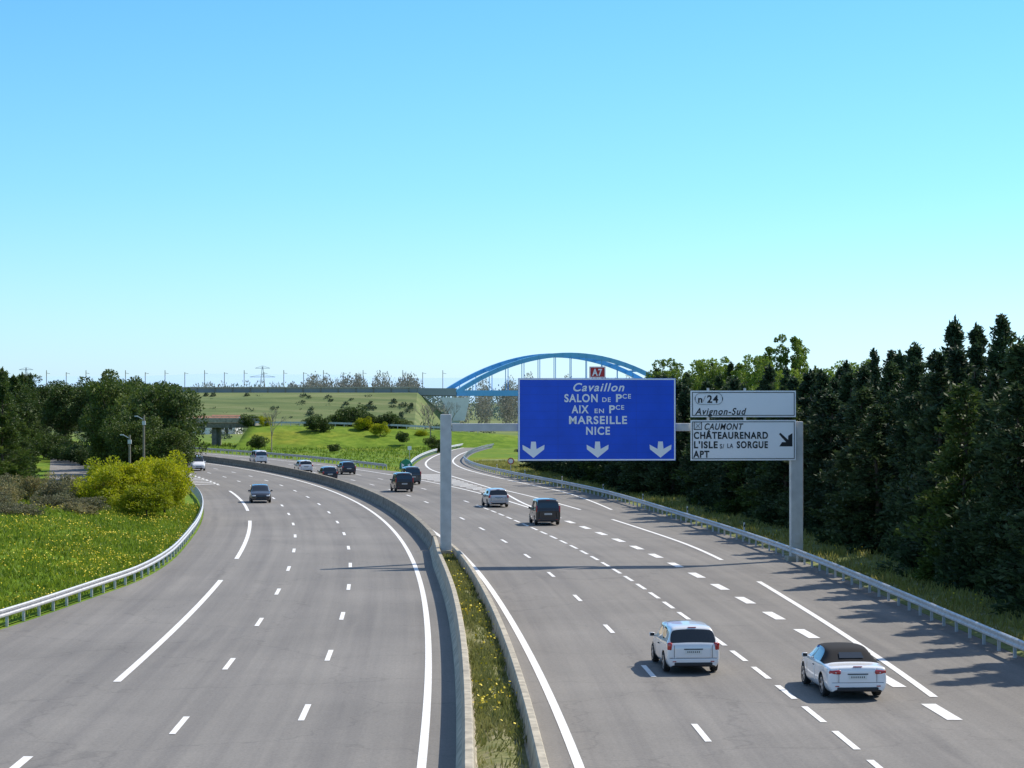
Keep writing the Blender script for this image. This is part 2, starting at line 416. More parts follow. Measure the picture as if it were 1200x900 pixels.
# ------------------------------------------------------------------ trees
def trunk(mb,H,r,lean=0.,mi=0):
    pts=[(lean*math.sin(i*.9)*.3*i/6,lean*math.cos(i*1.3)*.2*i/6,H*i/6) for i in range(7)]
    mb.tube(pts,[r*(1-.85*i/6) for i in range(7)],8,mi); return pts
def conifer(name,H,R,mat,seed,nb=150,per=85,p=.75,leafL=.34):
    global rng; rng=np.random.default_rng(seed)
    mb=MB(); trunk(mb,H*.97,.17,.5)
    C=[];Dd=[]
    lobes=rng.uniform(.7,1.25,7)
    for b in range(nb):
        q=rng.random()**1.15; z=.4+q*(H-.6); az=rng.uniform(0,2*math.pi)
        L=R*(1-q)**p*rng.uniform(.5,1.18)*lobes[int(q*6.9)]+.12
        if q<.06: L*=.8
        dz=rng.uniform(-.05,.28) 
        d=np.array([math.cos(az),math.sin(az),dz]); base=np.array([0,0,z])
        if b%2==0: mb.tube([tuple(base),tuple(base+d*L*.8)],[.035,.008],4)
        n=int(per*(.35+L/R)); t=rng.uniform(.15,1,n)**.7
        sp=.10+.14*L*(1.05-t)
        c=base+np.outer(t*L,d)+rng.normal(0,1,(n,3))*sp[:,None]; c[:,2]+=-.12*t*t*L
        C.append(c); Dd.append(d+rng.normal(0,.55,(n,3))+np.array([0,0,.25]))
    n=60; t=rng.uniform(0,1,n); c=np.c_[rng.normal(0,.10,n)*(1.1-t),rng.normal(0,.10,n)*(1.1-t),H-1.+t*1.05]; C.append(c); Dd.append(np.c_[rng.normal(0,.4,n),rng.normal(0,.4,n),np.ones(n)])
    C=np.concatenate(C);Dd=np.concatenate(Dd); n=len(C)
    v,f=leaves(C,Dd,rng.uniform(.6,1.3,n)*leafL,rng.uniform(.6,1.3,n)*leafL*.4)
    return leafobj_mesh(name,[(mb.v,mb.f,0),(v,f,1)],[M['bark'],mat])
def crown(name,H,R,mat,seed,nc=40,per=260,leaf=.3,base=.25,flat=.8,trunkr=.22,cr=(.22,.42),bark='bark',squash=1.):
    global rng; rng=np.random.default_rng(seed)
    mb=MB(); trunk(mb,H*.75,trunkr,.6); C=[];Dd=[]
    cz=H*(base+(1-base)/2); rz=H*(1-base)/2
    for i in range(nc):
        u=rng.normal(size=3); u/=np.linalg.norm(u); r=rng.uniform(.35,.9)
        c=np.array([u[0]*R*r,u[1]*R*r,cz+u[2]*rz*r])*1.
        if i%2==0:
            s=np.array([0,0,max(.1,c[2]*.55)]); mid=(s+c)/2+np.array([0,0,-.1*R]); mb.tube([tuple(s),tuple(mid),tuple(c)],[trunkr*.35,trunkr*.2,.015],5)
        k=R*rng.uniform(*cr); n=int(per*(k/(R*.32))**1.5)
        w=rng.normal(size=(n,3)); w/=np.linalg.norm(w,axis=1,keepdims=True); rr=rng.uniform(.25,1,(n,1))**.45
        q=c+w*rr*k*np.array([1,1,flat]); keep=q[:,2]>.05
        C.append(q[keep]); Dd.append((w+rng.normal(0,.6,(n,3)))[keep])
    C=np.concatenate(C);Dd=np.concatenate(Dd);n=len(C)
    v,f=leaves(C,Dd,rng.uniform(.6,1.3,n)*leaf,rng.uniform(.6,1.3,n)*leaf*.55)
    return leafobj_mesh(name,[(mb.v,mb.f,0),(v,f,1)],[M[bark],mat])
CON=[conifer('cypress_tree_mesh',11.5,2.3,M['conifer'],s,p=pp) for s,pp in ((1,.75),(2,.6),(3,.85),(4,.7),(5,.95))]
CONP=[conifer('conifer_tree_mesh',11,2.9,M['pine'],s,nb=130,per=80,p=.6) for s in (11,12)]
PINE=[crown('pine_tree_mesh',11,4.2,M['pine'],s,nc=75,per=230,leaf=.34,base=.06,cr=(.18,.32)) for s in (21,22,23)]
BROAD=[crown('broadleaf_tree_mesh',12,3.4,M['broad'],s,nc=38,per=170,leaf=.36,base=.2,cr=(.16,.3)) for s in (31,32)]
POP=[crown('poplar_tree_mesh',16,1.2,M['broad'],s,nc=44,per=60,leaf=.34,base=.12,cr=(.3,.55)) for s in (41,42)]
YB=[crown('yellow_bush_mesh',4.0,2.4,M['yellowbush'],s,nc=40,per=260,leaf=.2,base=.0,trunkr=.08,cr=(.2,.38)) for s in (51,52)]
BR=[crown('dry_shrub_mesh',2.6,2.3,M['brush'],s,nc=38,per=170,leaf=.2,base=.0,trunkr=.05,cr=(.14,.3)) for s in (61,62)]
GB=[crown('green_bush_mesh',3.4,2.4,M['pine'],s,nc=26,per=160,leaf=.3,base=.0,trunkr=.08,cr=(.25,.42)) for s in (71,72)]
rng=np.random.default_rng(99)
def put(name,lib,x,y,h=1.,r=None,z=0.):
    k=random.random()*6.28; r=h if r is None else r
    return obj(name,random.choice(lib),(x,y,z),(random.uniform(-.035,.035),random.uniform(-.035,.035),k),(r,r,h))
Y=58.
while Y<250:
    base=right_rail(Y)+5.6
    if Y>185: base=right_rail(Y)+4.0+ (Y-185)*.05
    near=1.02 if Y<115 else (.93 if Y<150 else .86)
    for row in range(3):
        if Y>200 and row==2: continue
        x=base+row*3.1+random.uniform(-.8,.8)
        if row==0 and random.random()<.08: continue
        lib,nm=(CON,'cypress_tree') if random.random()<.85 else (CONP,'conifer_tree')
        put(nm,lib,x,Y+random.uniform(-1,1)+row*.9,near*random.uniform(.82,1.13)*(1.0 if row else .94),random.uniform(.9,1.2))
    Y+=2.7
for Y in frange(90,230,8):
    put('cypress_tree',CON,right_rail(Y)+15+random.uniform(-2,2),Y,random.uniform(.8,1.0),1.15)
for (x,y,h) in [(6,275,.9),(2,290,.85),(10,300,.95),(15,285,1.),(0,262,.55),(22,300,1.1),(28,320,1.25),(20,335,1.2),(33,345,1.3),(14,330,.95),(40,330,1.2),(5,318,.72)]:
    put('cypress_tree',CON,x+3,y,h,1.1)
for (x,y,h) in [(28,300,1.25),(36,290,1.2),(34,260,1.1),(43,270,1.15),(47,300,1.3),(30,330,1.35),(52,310,1.35),(40,345,1.4),(26,360,1.4),(30,240,1.05),(36,235,1.1),(22,300,1.15),(33,280,1.3),(39,250,1.15)]:
    put('broadleaf_tree',BROAD,x,y,h,1.15)
for (x,y,h) in [(43.5,335,1.38),(42,342,1.2),(48,350,1.3),(36,352,1.15),(31,345,1.05),(46,336,1.3),(38,348,1.05),(35,330,1.0)]:
    put('poplar_tree',POP,x,y,h,1.15)
# left groups
for (x,y,h,r) in [(-34.5,210,1.03,1.05),(-38,226,1.08,1.),(-41,245,1.05,1.1),(-46,268,1.1,1.1),(-53,290,1.1,1.1),(-38.2,216,.95,.9),(-60,318,1.1,1.1),(-56,300,1.1,1.),(-49.5,262,1.1,1.),(-33.,200,.62,.7),(-36.5,203,.75,.75),(-43.5,232,1.1,.95),(-47,248,1.12,1.),(-40,222,.7,.8),
   (-72,366,1.25,1.5),(-79,372,1.2,1.5),(-66,360,1.25,1.4),(-86,380,1.3,1.5),(-62,352,1.15,1.3),(-94,385,1.3,1.6),(-57.5,325,1.1,1.1),(-62,338,1.15,1.2),(-56,309,.9,1)]:
    put('pine_tree',PINE,x,y,h,r)
for (x,y,h) in [(-47,178,1.02),(-45,186,.92),(-48,196,1.05),(-49.5,208,1.),(-53.5,222,1.1),(-51.5,190,1.1),(-57,240,1.05),(-61,262,1.1),(-66,280,1.1),(-70,300,1.1),(-75,325,1.1),(-54,200,1.15),(-43.5,168,.62),(-45,172,.8),(-80,350,1.2),(-46,182,1.0),(-72,312,1.1),(-78,335,1.15),(-63,270,1.0)]:
    put('conifer_tree',CONP,x,y,h,1.05)
for Y in frange(205,330,7):
    put('green_bush',GB,X(Y,-16.5)+random.uniform(-.5,.5),Y,random.uniform(.8,1.3),1.1)
for (x,y,h) in [(-24.6,149,.95),(-27.4,151,1.02),(-26.,156,1.08),(-30,157,.95),(-25.2,145,.6),(-28.8,148,.8)]:
    put('yellow_bush',YB,x,y,h,.95,.7)
for (x,y,h) in [(-31.5,147,.8),(-34,150,1.),(-37,146,1.05),(-40,150,1.1),(-34.5,140,.9),(-38,139,.95),(-42,143,1.),(-30.5,140,.6),(-41,134,.9),(-33,158,.8),(-38.5,158,.8),(-28.8,141,.5),(-44,152,1.1),(-33,135,.7),(-36,133,.8),(-30,150,.8),(-39,128,.6),(-35,144,.8),(-31,132,.5),(-28,136,.4)]:
    put('dry_shrub',BR,x,y,h*1.,.85,1.0)
for (x,y,h,z) in [(-36,395,1.,2.7),(-44,365,.75,.2),(-31,408,1.3,3.5),(-27,400,.9,3.3),(-24,402,1.,3.),(-21,404,.8,2.6),(-20,385,.6,1),(-12,350,.5,0),(-50,402,.8,3.5),(-34,412,1.,3.),(-39,404,.6,3.4),(-14,372,.7,0),(-30,352,.45,0)]:
    put('green_bush',GB,x,y,h,h*1.05,z)
for (x,y,h,z) in [(-28,398,.75,2.8),(-24.5,392,.7,2),(-47,401,.6,3.5),(-17,395,.6,1)]:
    put('yellow_bush',YB,x,y,h,h*1.1,z)
def baretree(name,H,seed):
    R=random.Random(seed); mb=MB()
    def br(p,d,L,r,dep):
        e=p+d*L; mb.tube([tuple(p),tuple(e)],[r,r*.6],4 if dep<3 else 3)
        if dep==0: return
        for _ in range(3 if dep>1 else 4):
            nd=(d+Vector((R.uniform(-.6,.6),R.uniform(-.6,.6),R.uniform(-.1,.5)))).normalized()
            br(p+d*L*R.uniform(.6,1),nd,L*R.uniform(.55,.75),r*.55,dep-1)
    br(Vector((0,0,0)),Vector((0,0,1)),H*.38,.14,5)
    return mb.me(name,[M['barkpale']])
BT=[baretree('bare_tree_mesh',8,5),baretree('bare_tree_mesh',8,6)]
for (x,y,h) in [(-40,350,1.0),(-15,385,1.15),(-12,400,1.2),(-17,410,1.1),(31,300,1.7)]: put('bare_tree',BT,x,y,h)

# distant masses --------------------------------------------------------
def mass(name,items,mat,leaf,per,thin=1.):
    C=[];Dd=[]
    for (x,y,z,r,h) in items:
        w=rng.normal(size=(per,3)); w/=np.linalg.norm(w,axis=1,keepdims=True); rr=rng.uniform(.1,1,(per,1))**.5
        C.append(np.array([x,y,z+h/2])+w*rr*np.array([r,r,h/2])); Dd.append(w*np.array([.5,.5,thin])+rng.normal(0,.4,(per,3)))
    C=np.concatenate(C);Dd=np.concatenate(Dd);n=len(C)
    v,f=leaves(C,Dd,rng.uniform(.6,1.4,n)*leaf,rng.uniform(.5,1.2,n)*leaf*.45)
    obj(name,leafobj_mesh(name,[(v,f,0)],[mat]))
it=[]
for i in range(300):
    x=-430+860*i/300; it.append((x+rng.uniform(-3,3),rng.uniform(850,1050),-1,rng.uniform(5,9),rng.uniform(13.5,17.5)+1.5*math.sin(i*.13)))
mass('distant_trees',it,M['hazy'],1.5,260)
it=[(rng.uniform(-74,-33)+0,rng.uniform(690,760),-1,rng.uniform(2.2,4),rng.uniform(16,20.5)) for _ in range(62)]
it+=[(rng.uniform(-112,-70)+0,rng.uniform(690,760),-1,rng.uniform(2,4),rng.uniform(13,17)) for _ in range(36)]
it+=[(rng.uniform(-20,70),rng.uniform(700,800),-1,rng.uniform(2.2,4),rng.uniform(14,20)) for _ in range(44)]
it+=[(rng.uniform(-260,-110),rng.uniform(760,860),-1,rng.uniform(3,5),rng.uniform(12,16)) for _ in range(34)]
mass('bare_tree_row',it,M['baretwig'],.8,620,2.)
it=[(rng.uniform(-120,-5),rng.uniform(440,560),-.5,rng.uniform(1.2,3),rng.uniform(2,4.2)) for _ in range(55)]
for _ in range(110):
    yy=rng.uniform(579,598); it.append((rng.uniform(-120,-28),yy,(yy-576)/24*11-.7,rng.uniform(.6,1.6),rng.uniform(1.0,2.4)))
mass('hedgerow_shrubs',it,M['distant'],.65,130)
# hills
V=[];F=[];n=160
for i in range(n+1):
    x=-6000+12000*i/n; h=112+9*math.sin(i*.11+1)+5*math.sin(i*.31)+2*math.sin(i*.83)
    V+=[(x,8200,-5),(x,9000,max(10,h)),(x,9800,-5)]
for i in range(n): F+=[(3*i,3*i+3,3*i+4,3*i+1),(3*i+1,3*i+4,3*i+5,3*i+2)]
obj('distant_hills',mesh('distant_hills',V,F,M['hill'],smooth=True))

# ------------------------------------------------------------------ rail embankment, viaduct and arch bridge
mb=MB()
def rY(x): return 585+ (x+27)*.35*1.0+16
mb.add([(-330,560,0),(-27,560+16,0),(-27,rY(-27)-1,11),(-330,rY(-330)+110,11),(-27,rY(-27)+12,11),(-330,rY(-330)+123,11),(-14,rY(-27)+5,0)],
       [(0,1,2,3),(3,2,4,5),(1,6,2),(2,6,4)])
obj('railway_embankment',mb.me('railway_embankment',M['bank']))
mb=MB()
pL=Vector((-330,rY(-330)+112,11.3)); pM=Vector((-27,rY(-27)+1,11.3)); 
mb.beam(pL,pM,.5,2.5,0); mb.beam(pL+Vector((0,-.6,1.2)),pM+Vector((0,-.6,1.2)),.3,.3,3)
for i in range(60):
    p=pL.lerp(pM,(i+.5)/60)+Vector((0,-.32,0)); mb.box(p,(.25,.2,2.4),1)
eL=Vector((-16,603,0)); eR=Vector((50,632,0)); 
mb.beam(pM,(eL.x,eL.y,11.2),.8,2.1,0); mb.beam(pM+Vector((0,9,0)),(eL.x,eL.y+9,11.2),.8,2.1,0)
mb.beam((pM.x,pM.y+4.5,10.6),(eL.x,eL.y+4.5,10.6),8,1.2,1)
mb.box((-17,607.,4.8),(3.2,9,9.6),2,.1,.2)
mb.add([(-20.5,601.8,9.6),(-12,601.8,9.6),(-13.5,601.8,3.),(-17,601.8,3.),(-20.5,603,9.6),(-12,603,9.6),(-13.5,603,3.),(-17,603,3.)],[(3,2,1,0),(4,5,6,7),(0,1,5,4),(1,2,6,5),(2,3,7,6),(3,0,4,7)],2)
mb.box((-26,607,4.8),(1.6,7,9.6),1,.1,.2)
mb.box((52,636,4.8),(4,10,9.6),2,.4,.2)
mb.beam((50,632,11.2),(300,735,11.2),8,1.9,0)
obj('railway_viaduct',mb.me('railway_viaduct',[M['bridgepale'],M['concrete_dark'],M['whitewall'],M['concrete']]))
mb=MB()
nrm=Vector((-(eR-eL).y,(eR-eL).x,0)).normalized()
for side in (0,1):
    o=nrm*10*side; N=28; rib=[]
    for i in range(N+1):
        t=i/N; p=eL.lerp(eR,t)+o; rib.append(Vector((p.x,p.y,11.+11.2*4*t*(1-t))))
    for i in range(N): mb.beam(rib[i],rib[i+1]+(rib[i+1]-rib[i])*.04,.9,1.25,0)
    for i in range(2,N-1,2): mb.beam((rib[i].x,rib[i].y,11),rib[i],.22,.22,0)
    a=eL+o;b=eR+o; mb.beam((a.x,a.y,10.9),(b.x,b.y,10.9),.7,1.6,0)
    if side==0: r0=rib
    else:
        for i in range(5,N-4,2): mb.beam(r0[i],rib[i],.5,.5,0)
mid0=eL+nrm*5;mid1=eR+nrm*5
mb.beam((mid0.x,mid0.y,10.5),(mid1.x,mid1.y,10.5),9,.6,0)
obj('arch_bridge',mb.me('arch_bridge',[M['bridgeblue']]))
mb=MB()
for i in range(64):
    t=i/63; p=Vector((-300,0,0)).lerp(Vector((60,0,0)),t); x=p.x
    yy=(pL.y+(pM.y-pL.y)*(x+330)/303) if x<-27 else pM.y+(x+27)*.4
    if -16<x<50: continue
    mb.beam((x,yy+3,11),(x,yy+3,16.9+(i%2)*.6),.17,.17); mb.beam((x,yy+3,16.7),(x+1.0,yy+3,16.5),.1,.1)
obj('catenary_masts',mb.me('catenary_masts',[M['concrete_dark']]))
def pylon(x,y,H):
    mb=MB(); 
    def ring(z): 
        w=H*.11*(1-z/H)**1.2+.25; return [Vector((a*w,b*w,z)) for a,b in((-1,-1),(1,-1),(1,1),(-1,1))]
    lv=[ring(H*k/8) for k in range(9)]
    for k in range(8):
        for j in range(4):
            mb.beam(lv[k][j],lv[k+1][j],.22,.22); mb.beam(lv[k][j],lv[k+1][(j+1)%4],.12,.12)
    for z,w in ((.78,.26),(.96,.15)):
        mb.beam((-H*w,0,H*z),(H*w,0,H*z),.2,.3); mb.beam((-H*w,0,H*z),(0,0,H*(z+.05)),.15,.15); mb.beam((H*w,0,H*z),(0,0,H*(z+.05)),.15,.15)
    obj('electricity_pylon',mb.me('electricity_pylon',[M['galv']]),(x,y,0))
pylon(-153,1290,30); pylon(-298,1290,29)

# low overpass + its grassed approach
mb=MB()
mb.box((-66,406,4.0),(34,9,1.0),0,0,.05); mb.box((-66,401.3,4.9),(34,.25,.8),1); mb.box((-66,410.7,4.9),(34,.25,.8),1)
mb.box((-57,406,1.7),(.9,7,3.5),0); mb.box((-70,406,1.7),(.9,7,3.5),0)
mb.box((-49.8,406,1.7),(1,9,3.5),0)
for k in range(24): mb.box((-82+k*1.4,401.1,5.4),(.06,.06,.5),1)
mb.beam((-83,401.1,5.65),(-49,401.1,5.65),.07,.07,1)
obj('overpass_bridge',mb.me('overpass_bridge',[M['concrete_dark'],M['concrete']]))
V=[];F=[];n=40
for i in range(n+1):
    x=-50+i*1.7; h=3.9*(1-min(1,i/n)**2.2)
    V+=[(x,400-8.5*h/3.9*2.2-2+math.sin(i*.6)*.8,-.1),(x,400-10*h/3.9,h*.55+.1*math.sin(i)),(x,400.6,h),(x,411,h),(x,425,-.1)]
for i in range(n):
    for k in range(4): a=i*5+k; F.append((a,a+5,a+6,a+1))
F.append((0,1,2,3,4))
obj('approach_embankment',mesh('approach_embankment',V,F,M['ground'],smooth=True))
mb=MB(); 
for i in range(26):
    x=-49+i*1.7; h=3.9*(1-min(1,(i+.5)/n)**2.2); mb.box((x,401,h+.35),(.1,.1,.8)); h2=3.9*(1-min(1,(i+1.5)/n)**2.2); mb.beam((x,400.9,h+.65),(x+1.7,400.9,h2+.65),.06,.35)
obj('guard_rail',mb.me('guard_rail',[M['galv']]))
def house(x,y,w,d,h,rz):
    e=empty('farm_house',(x,y,0),(0,0,rz)); mb=MB(); mb.box((0,0,h/2),(w,d,h)); 
    mb.add([(-w/2,-d/2,h),(-w/2,d/2,h),(-w/2,0,h+d*.28)],[(0,2,1)]); mb.add([(w/2,-d/2,h),(w/2,d/2,h),(w/2,0,h+d*.28)],[(0,1,2)])
    obj('walls',mb.me('walls',[M['whitewall']]),parent=e)
    mb=MB(); r=h+d*.28
    for s in (-1,1): mb.add([(-w/2-.4,s*(d/2+.4),h-.1),(w/2+.4,s*(d/2+.4),h-.1),(w/2+.4,0,r+.12),(-w/2-.4,0,r+.12)],[(0,1,2,3) if s<0 else (3,2,1,0)])
    obj('roof',mb.me('roof',[M['rooftile']]),parent=e)
    mb=MB()
    for k in range(3): mb.box((-w*.32+k*w*.32,-d/2-.02,h*.55),(.9,.08,1.2))
    mb.box((w*.16,-d/2-.02,1.),(.9,.08,2.))
    obj('windows_and_door',mb.me('windows_and_door',[M['black']]),parent=e)
house(-83,545,9,6,3,.2); house(-75,552,7,6,3.2,-.2); house(-92,560,11,7,3.4,.1)

for (x,y,h) in [(-33.6,192,7.2),(-33.8,186,5.6)]:
    e=empty('utility_pole',(x,y,0)); mb=MB(); mb.tube([(0,0,0),(0,0,h)],[.13,.09],8); obj('post',mb.me('post',[M['barkpale']]),parent=e)
    mb=MB(); mb.beam((-.1,0,h-.25),(-.6,0,h+.02),.06,.06); mb.box((-.7,0,h+.02),(.3,.16,.1)); mb.box((0,0,h-.6),(.3,.25,.35)); obj('lamp_arm',mb.me('lamp_arm',[M['galv']]),parent=e)

# ------------------------------------------------------------------ gantry and signs
YAW=math.radians(5)
GY=112.6
gan=empty('sign_gantry',(6.2,GY,0),(0,0,YAW))
mb=MB(); mb.box((-9.75,0,3.95),(.58,.42,7.9),0,0,.04); mb.box((-9.75,0,.35),(1.0,.8,.7),1,0,.04)
obj('left_post',mb.me('left_post',[M['steelpaint'],M['concrete']]),parent=gan)
mb=MB(); mb.box((9.15,0,3.75),(.68,.42,7.5),0,0,.04); mb.box((9.15,0,.1),(1.1,.9,.3),1,0,.04)
mb.box((9.15,-.23,1.2),(.3,.06,.5),0)
obj('right_post',mb.me('right_post',[M['steelpaint'],M['concrete']]),parent=gan)
mb=MB(); mb.box((-.3,0,7.2),(18.25,.38,.42),0,0,.03)
for x in (-4.5,-1.6,1.2,4.3,6.3): mb.box((x,-.24,7.5),(.12,.1,3.6),0)
obj('beam',mb.me('beam',[M['steelpaint']]),parent=gan)
def frame(mb,w,h,t,y,mi):
    mb.box((0,y,h/2-t/2),(w,.02,t),mi); mb.box((0,y,-h/2+t/2),(w,.02,t),mi)
    mb.box((-w/2+t/2,y,0),(t,.02,h-2*t),mi); mb.box((w/2-t/2,y,0),(t,.02,h-2*t),mi)
def sign(name,cx,cz,w,h,face,border,bt=.06,inset=0.):
    e=empty(name,(6.2+cx*math.cos(YAW)+.32*math.sin(YAW),GY+cx*math.sin(YAW)-.32*math.cos(YAW),cz),(0,0,YAW))
    mb=MB(); mb.box((0,0,0),(w,.05,h),0); 
    obj('panel',mb.me('panel',[M[face]]),parent=e)
    mb=MB(); frame(mb,w-.03-inset,h-.03-inset,bt,-.03,0); obj('border',mb.me('border',[M[border]]),parent=e)
    mb=MB()
    for k in (-1,0,1): mb.box((k*w*.32,.06,0),(.08,.07,h*.95),0)
    obj('rear_rails',mb.me('rear_rails',[M['galv']]),parent=e)
    return e
def text(par,s,x0,x1,zb,cap,mat,italic=False,bold=.016):
    c=bpy.data.curves.new('lettering','FONT'); c.body=s; c.size=cap/.72; c.extrude=.003; c.offset=bold
    if italic: c.shear=.28
    c.space_character=1.16
    c.materials.append(M[mat]); o=obj('lettering',c,(x0,-.034,zb),(math.pi/2,0,0),parent=par)
    bpy.context.view_layer.update()
    w=max(.01,o.dimensions.x); o.scale=((x1-x0)/w,1,1)
    return o
PX=1/21.85
blue=sign('blue_direction_sign',-1.70,7.62,8.46,4.4,'blue_sign','white_sign',.07)
bx=lambda p:(p-698.5)*PX
bz=lambda p:(491-p)*PX
text(blue,'Cavaillon',bx(669),bx(729),bz(458),.44,'white_sign',True,.012)
text(blue,'SALON',bx(660),bx(699),bz(470.5),.42,'white_sign'); text(blue,'DE',bx(704),bx(714),bz(470.5),.24,'white_sign',bold=.006); text(blue,'P',bx(720),bx(727),bz(470.5),.42,'white_sign'); text(blue,'CE',bx(728),bx(738),bz(466.5),.24,'white_sign',bold=.006)
text(blue,'AIX',bx(669),bx(689),bz(483.5),.42,'white_sign'); text(blue,'EN',bx(695),bx(706),bz(483.5),.24,'white_sign',bold=.006); text(blue,'P',bx(712),bx(719),bz(483.5),.42,'white_sign'); text(blue,'CE',bx(720),bx(730),bz(479.5),.24,'white_sign',bold=.006)
text(blue,'MARSEILLE',bx(665),bx(733),bz(496),.42,'white_sign')
text(blue,'NICE',bx(685),bx(713),bz(508.5),.42,'white_sign')
for i,p in enumerate((624,699,773)):
    x=bx(p); z0=bz(535); 
    P=[(-.13,.95),(.13,.95),(.17,.50),(.62,.76),(.60,.48),(0,-.03),(-.60,.48),(-.62,.76),(-.17,.50)]
    P=[(x+a*.95,-.03,z0+b*.88) for a,b in P]
    obj('down_arrow',mesh('down_arrow',P,[(0,8,7,6,5,4,3,2,1)[::-1]],M['white_sign']),parent=blue)
mb=MB()
for k in range(1,10): mb.box((0,-.0262,-2.2+k*.44),(8.3,.002,.010),0)
for k in range(1,4): mb.box((-4.2+k*2.1,-.0272,0),(.012,.002,4.3),0)
obj('panel_joints',mb.me('panel_joints',[plain('sign_joint_blue',(.01,.06,.45),.5)]),parent=blue)
s1=sign('exit_number_sign',6.2,8.45,5.72,1.42,'white_sign','black',.035,.12)
sx=lambda p:(p-869)*PX
z1=lambda p:(473.5-p)*PX
text(s1,'Avignon-Sud',sx(812),sx(873),z1(486),.36,'black',True,.010)
text(s1,'24',sx(826),sx(839),z1(472),.4,'black')
text(s1,'n',sx(815),sx(820),z1(472),.36,'black')
mb=MB(); pts=[]
for k in range(24):
    a=2*math.pi*k/24; cx=(.42 if math.cos(a)>0 else -.42); pts.append((sx(828)+cx+.33*math.cos(a),-.034,z1(467.5)+.31*math.sin(a)))
pts.append(pts[0])
for a,b in zip(pts,pts[1:]): mb.beam(a,b,.045,.01)
mb.beam((sx(821),-.034,z1(471)),(sx(824),-.034,z1(464)),.06,.01)
obj('number_oval',mb.me('number_oval',[M['black']]),parent=s1)
s2=sign('direction_sign',6.2,6.5,5.72,2.16,'white_sign','black',.035,.12)
z2=lambda p:(515.5-p)*PX
text(s2,'CAUMONT',sx(822),sx(868),z2(503),.34,'black',True,.010)
text(s2,'CHÂTEAURENARD',sx(810),sx(898),z2(513.5),.36,'black')
text(s2,"L'ISLE",sx(810),sx(838),z2(524.5),.36,'black'); text(s2,'S/',sx(841),sx(846),z2(525),.24,'black',bold=.006); text(s2,'LA',sx(849.5),sx(856.5),z2(524.5),.24,'black',bold=.006); text(s2,'SORGUE',sx(861),sx(898),z2(524.5),.36,'black')
text(s2,'APT',sx(810),sx(829),z2(535.5),.36,'black')
c=(sx(919.5),z2(515)); q=.42
P=[(-.9,.72),(-.72,.9),(.3,-.02),(.3,.5),(.85,.85),(.85,-.85),(-.85,-.85),(-.5,-.3),(.02,-.3)]
P=[(c[0]+a*q,-.03,c[1]+b*q) for a,b in P]
obj('exit_arrow',mesh('exit_arrow',P,[tuple(range(9))],M['black']),parent=s2)
mb=MB(); cx,cz=sx(815),z2(498.5)
mb.box((cx,-.032,cz+.2),(.44,.01,.04));mb.box((cx,-.032,cz-.2),(.44,.01,.04));mb.box((cx-.2,-.0325,cz),(.04,.01,.36));mb.box((cx+.2,-.0325,cz),(.04,.01,.36))
mb.beam((cx-.15,-.034,cz-.15),(cx+.15,-.034,cz+.15),.07,.01); mb.beam((cx-.13,-.036,cz+.14),(cx+.13,-.036,cz-.14),.05,.01)
obj('airport_symbol',mb.me('airport_symbol',[M['black']]),parent=s2)
s3=sign('route_number_sign',-1.68,10.14,.86,.6,'red_sign','white_sign',.035)
text(s3,'A7',-.27,.27,-.18,.36,'white_sign')
mb=MB(); 
for k in(-1,1): mb.box((k*.25,.05,-.45),(.05,.05,.5))
obj('brackets',mb.me('brackets',[M['galv']]),parent=s3)

e=empty('gore_marker_sign',(-12.6,250,0)); mb=MB(); mb.tube([(0,0,0),(0,0,.7)],[.5,.5],14); 
prof=[(-.75,.5),(.75,.5),(.75,1.1),(.5,1.5),(0,1.75),(-.5,1.5),(-.75,1.1)]
mb.add([(a,-.25,z) for a,z in prof]+[(a,.25,z) for a,z in prof],[tuple(range(7)),tuple(range(13,6,-1))]+[(i,i+7,(i+1)%7+7,(i+1)%7) for i in range(7)])
obj('body',mb.me('body',[M['green_sign']]),parent=e)
mb=MB(); mb.add([(-.5,-.27,.75),(-.5,-.27,1.2),(-.15,-.27,1.0)],[(0,2,1)]); mb.add([(.5,-.27,.75),(.5,-.27,1.2),(.15,-.27,1.0)],[(0,1,2)]); obj('chevrons',mb.me('chevrons',[M['white_sign']]),parent=e)

def smallsign(name,x,y,h,shape,face):
    e=empty(name,(x,y,0)); mb=MB(); mb.tube([(0,0,0),(0,0,h)],[.04,.04],8); obj('post',mb.me('post',[M['galv']]),parent=e)
    n=20 if shape=='round' else 4; r=.38
    P=[(r*math.cos(2*math.pi*(k+.5)/n),-.06,h-.3+r*math.sin(2*math.pi*(k+.5)/n)) for k in range(n)]
    P2=[(a,-.045,b) for a,_,b in P]; Pi=[(a*.72,-.066,(b-h+.3)*.72+h-.3) for a,_,b in P]
    obj('face',mesh('face',P+P2,[tuple(range(n)),tuple(range(2*n-1,n-1,-1))]+[(i,i+n,(i+1)%n+n,(i+1)%n) for i in range(n)],M[face]),parent=e)
    obj('face_centre',mesh('face_centre',Pi,[tuple(range(n))],M['white_sign']),parent=e)
smallsign('speed_limit_sign',right_rail(242)+.9,242,2.0,'round','red_sign')
smallsign('traffic_sign',ramp_left(300)-1,300,2.2,'square','white_sign')
for Y in frange(130,250,20):
    mb=MB(); mb.tube([(0,0,0),(0,0,1.)],[.06,.05],8,0); mb.box((0,-.055,.8),(.07,.02,.16),1); obj('delineator_post',mb.me('delineator_post',[M['whitewall'],M['black']]),(right_rail(Y)+.5,Y,.1))

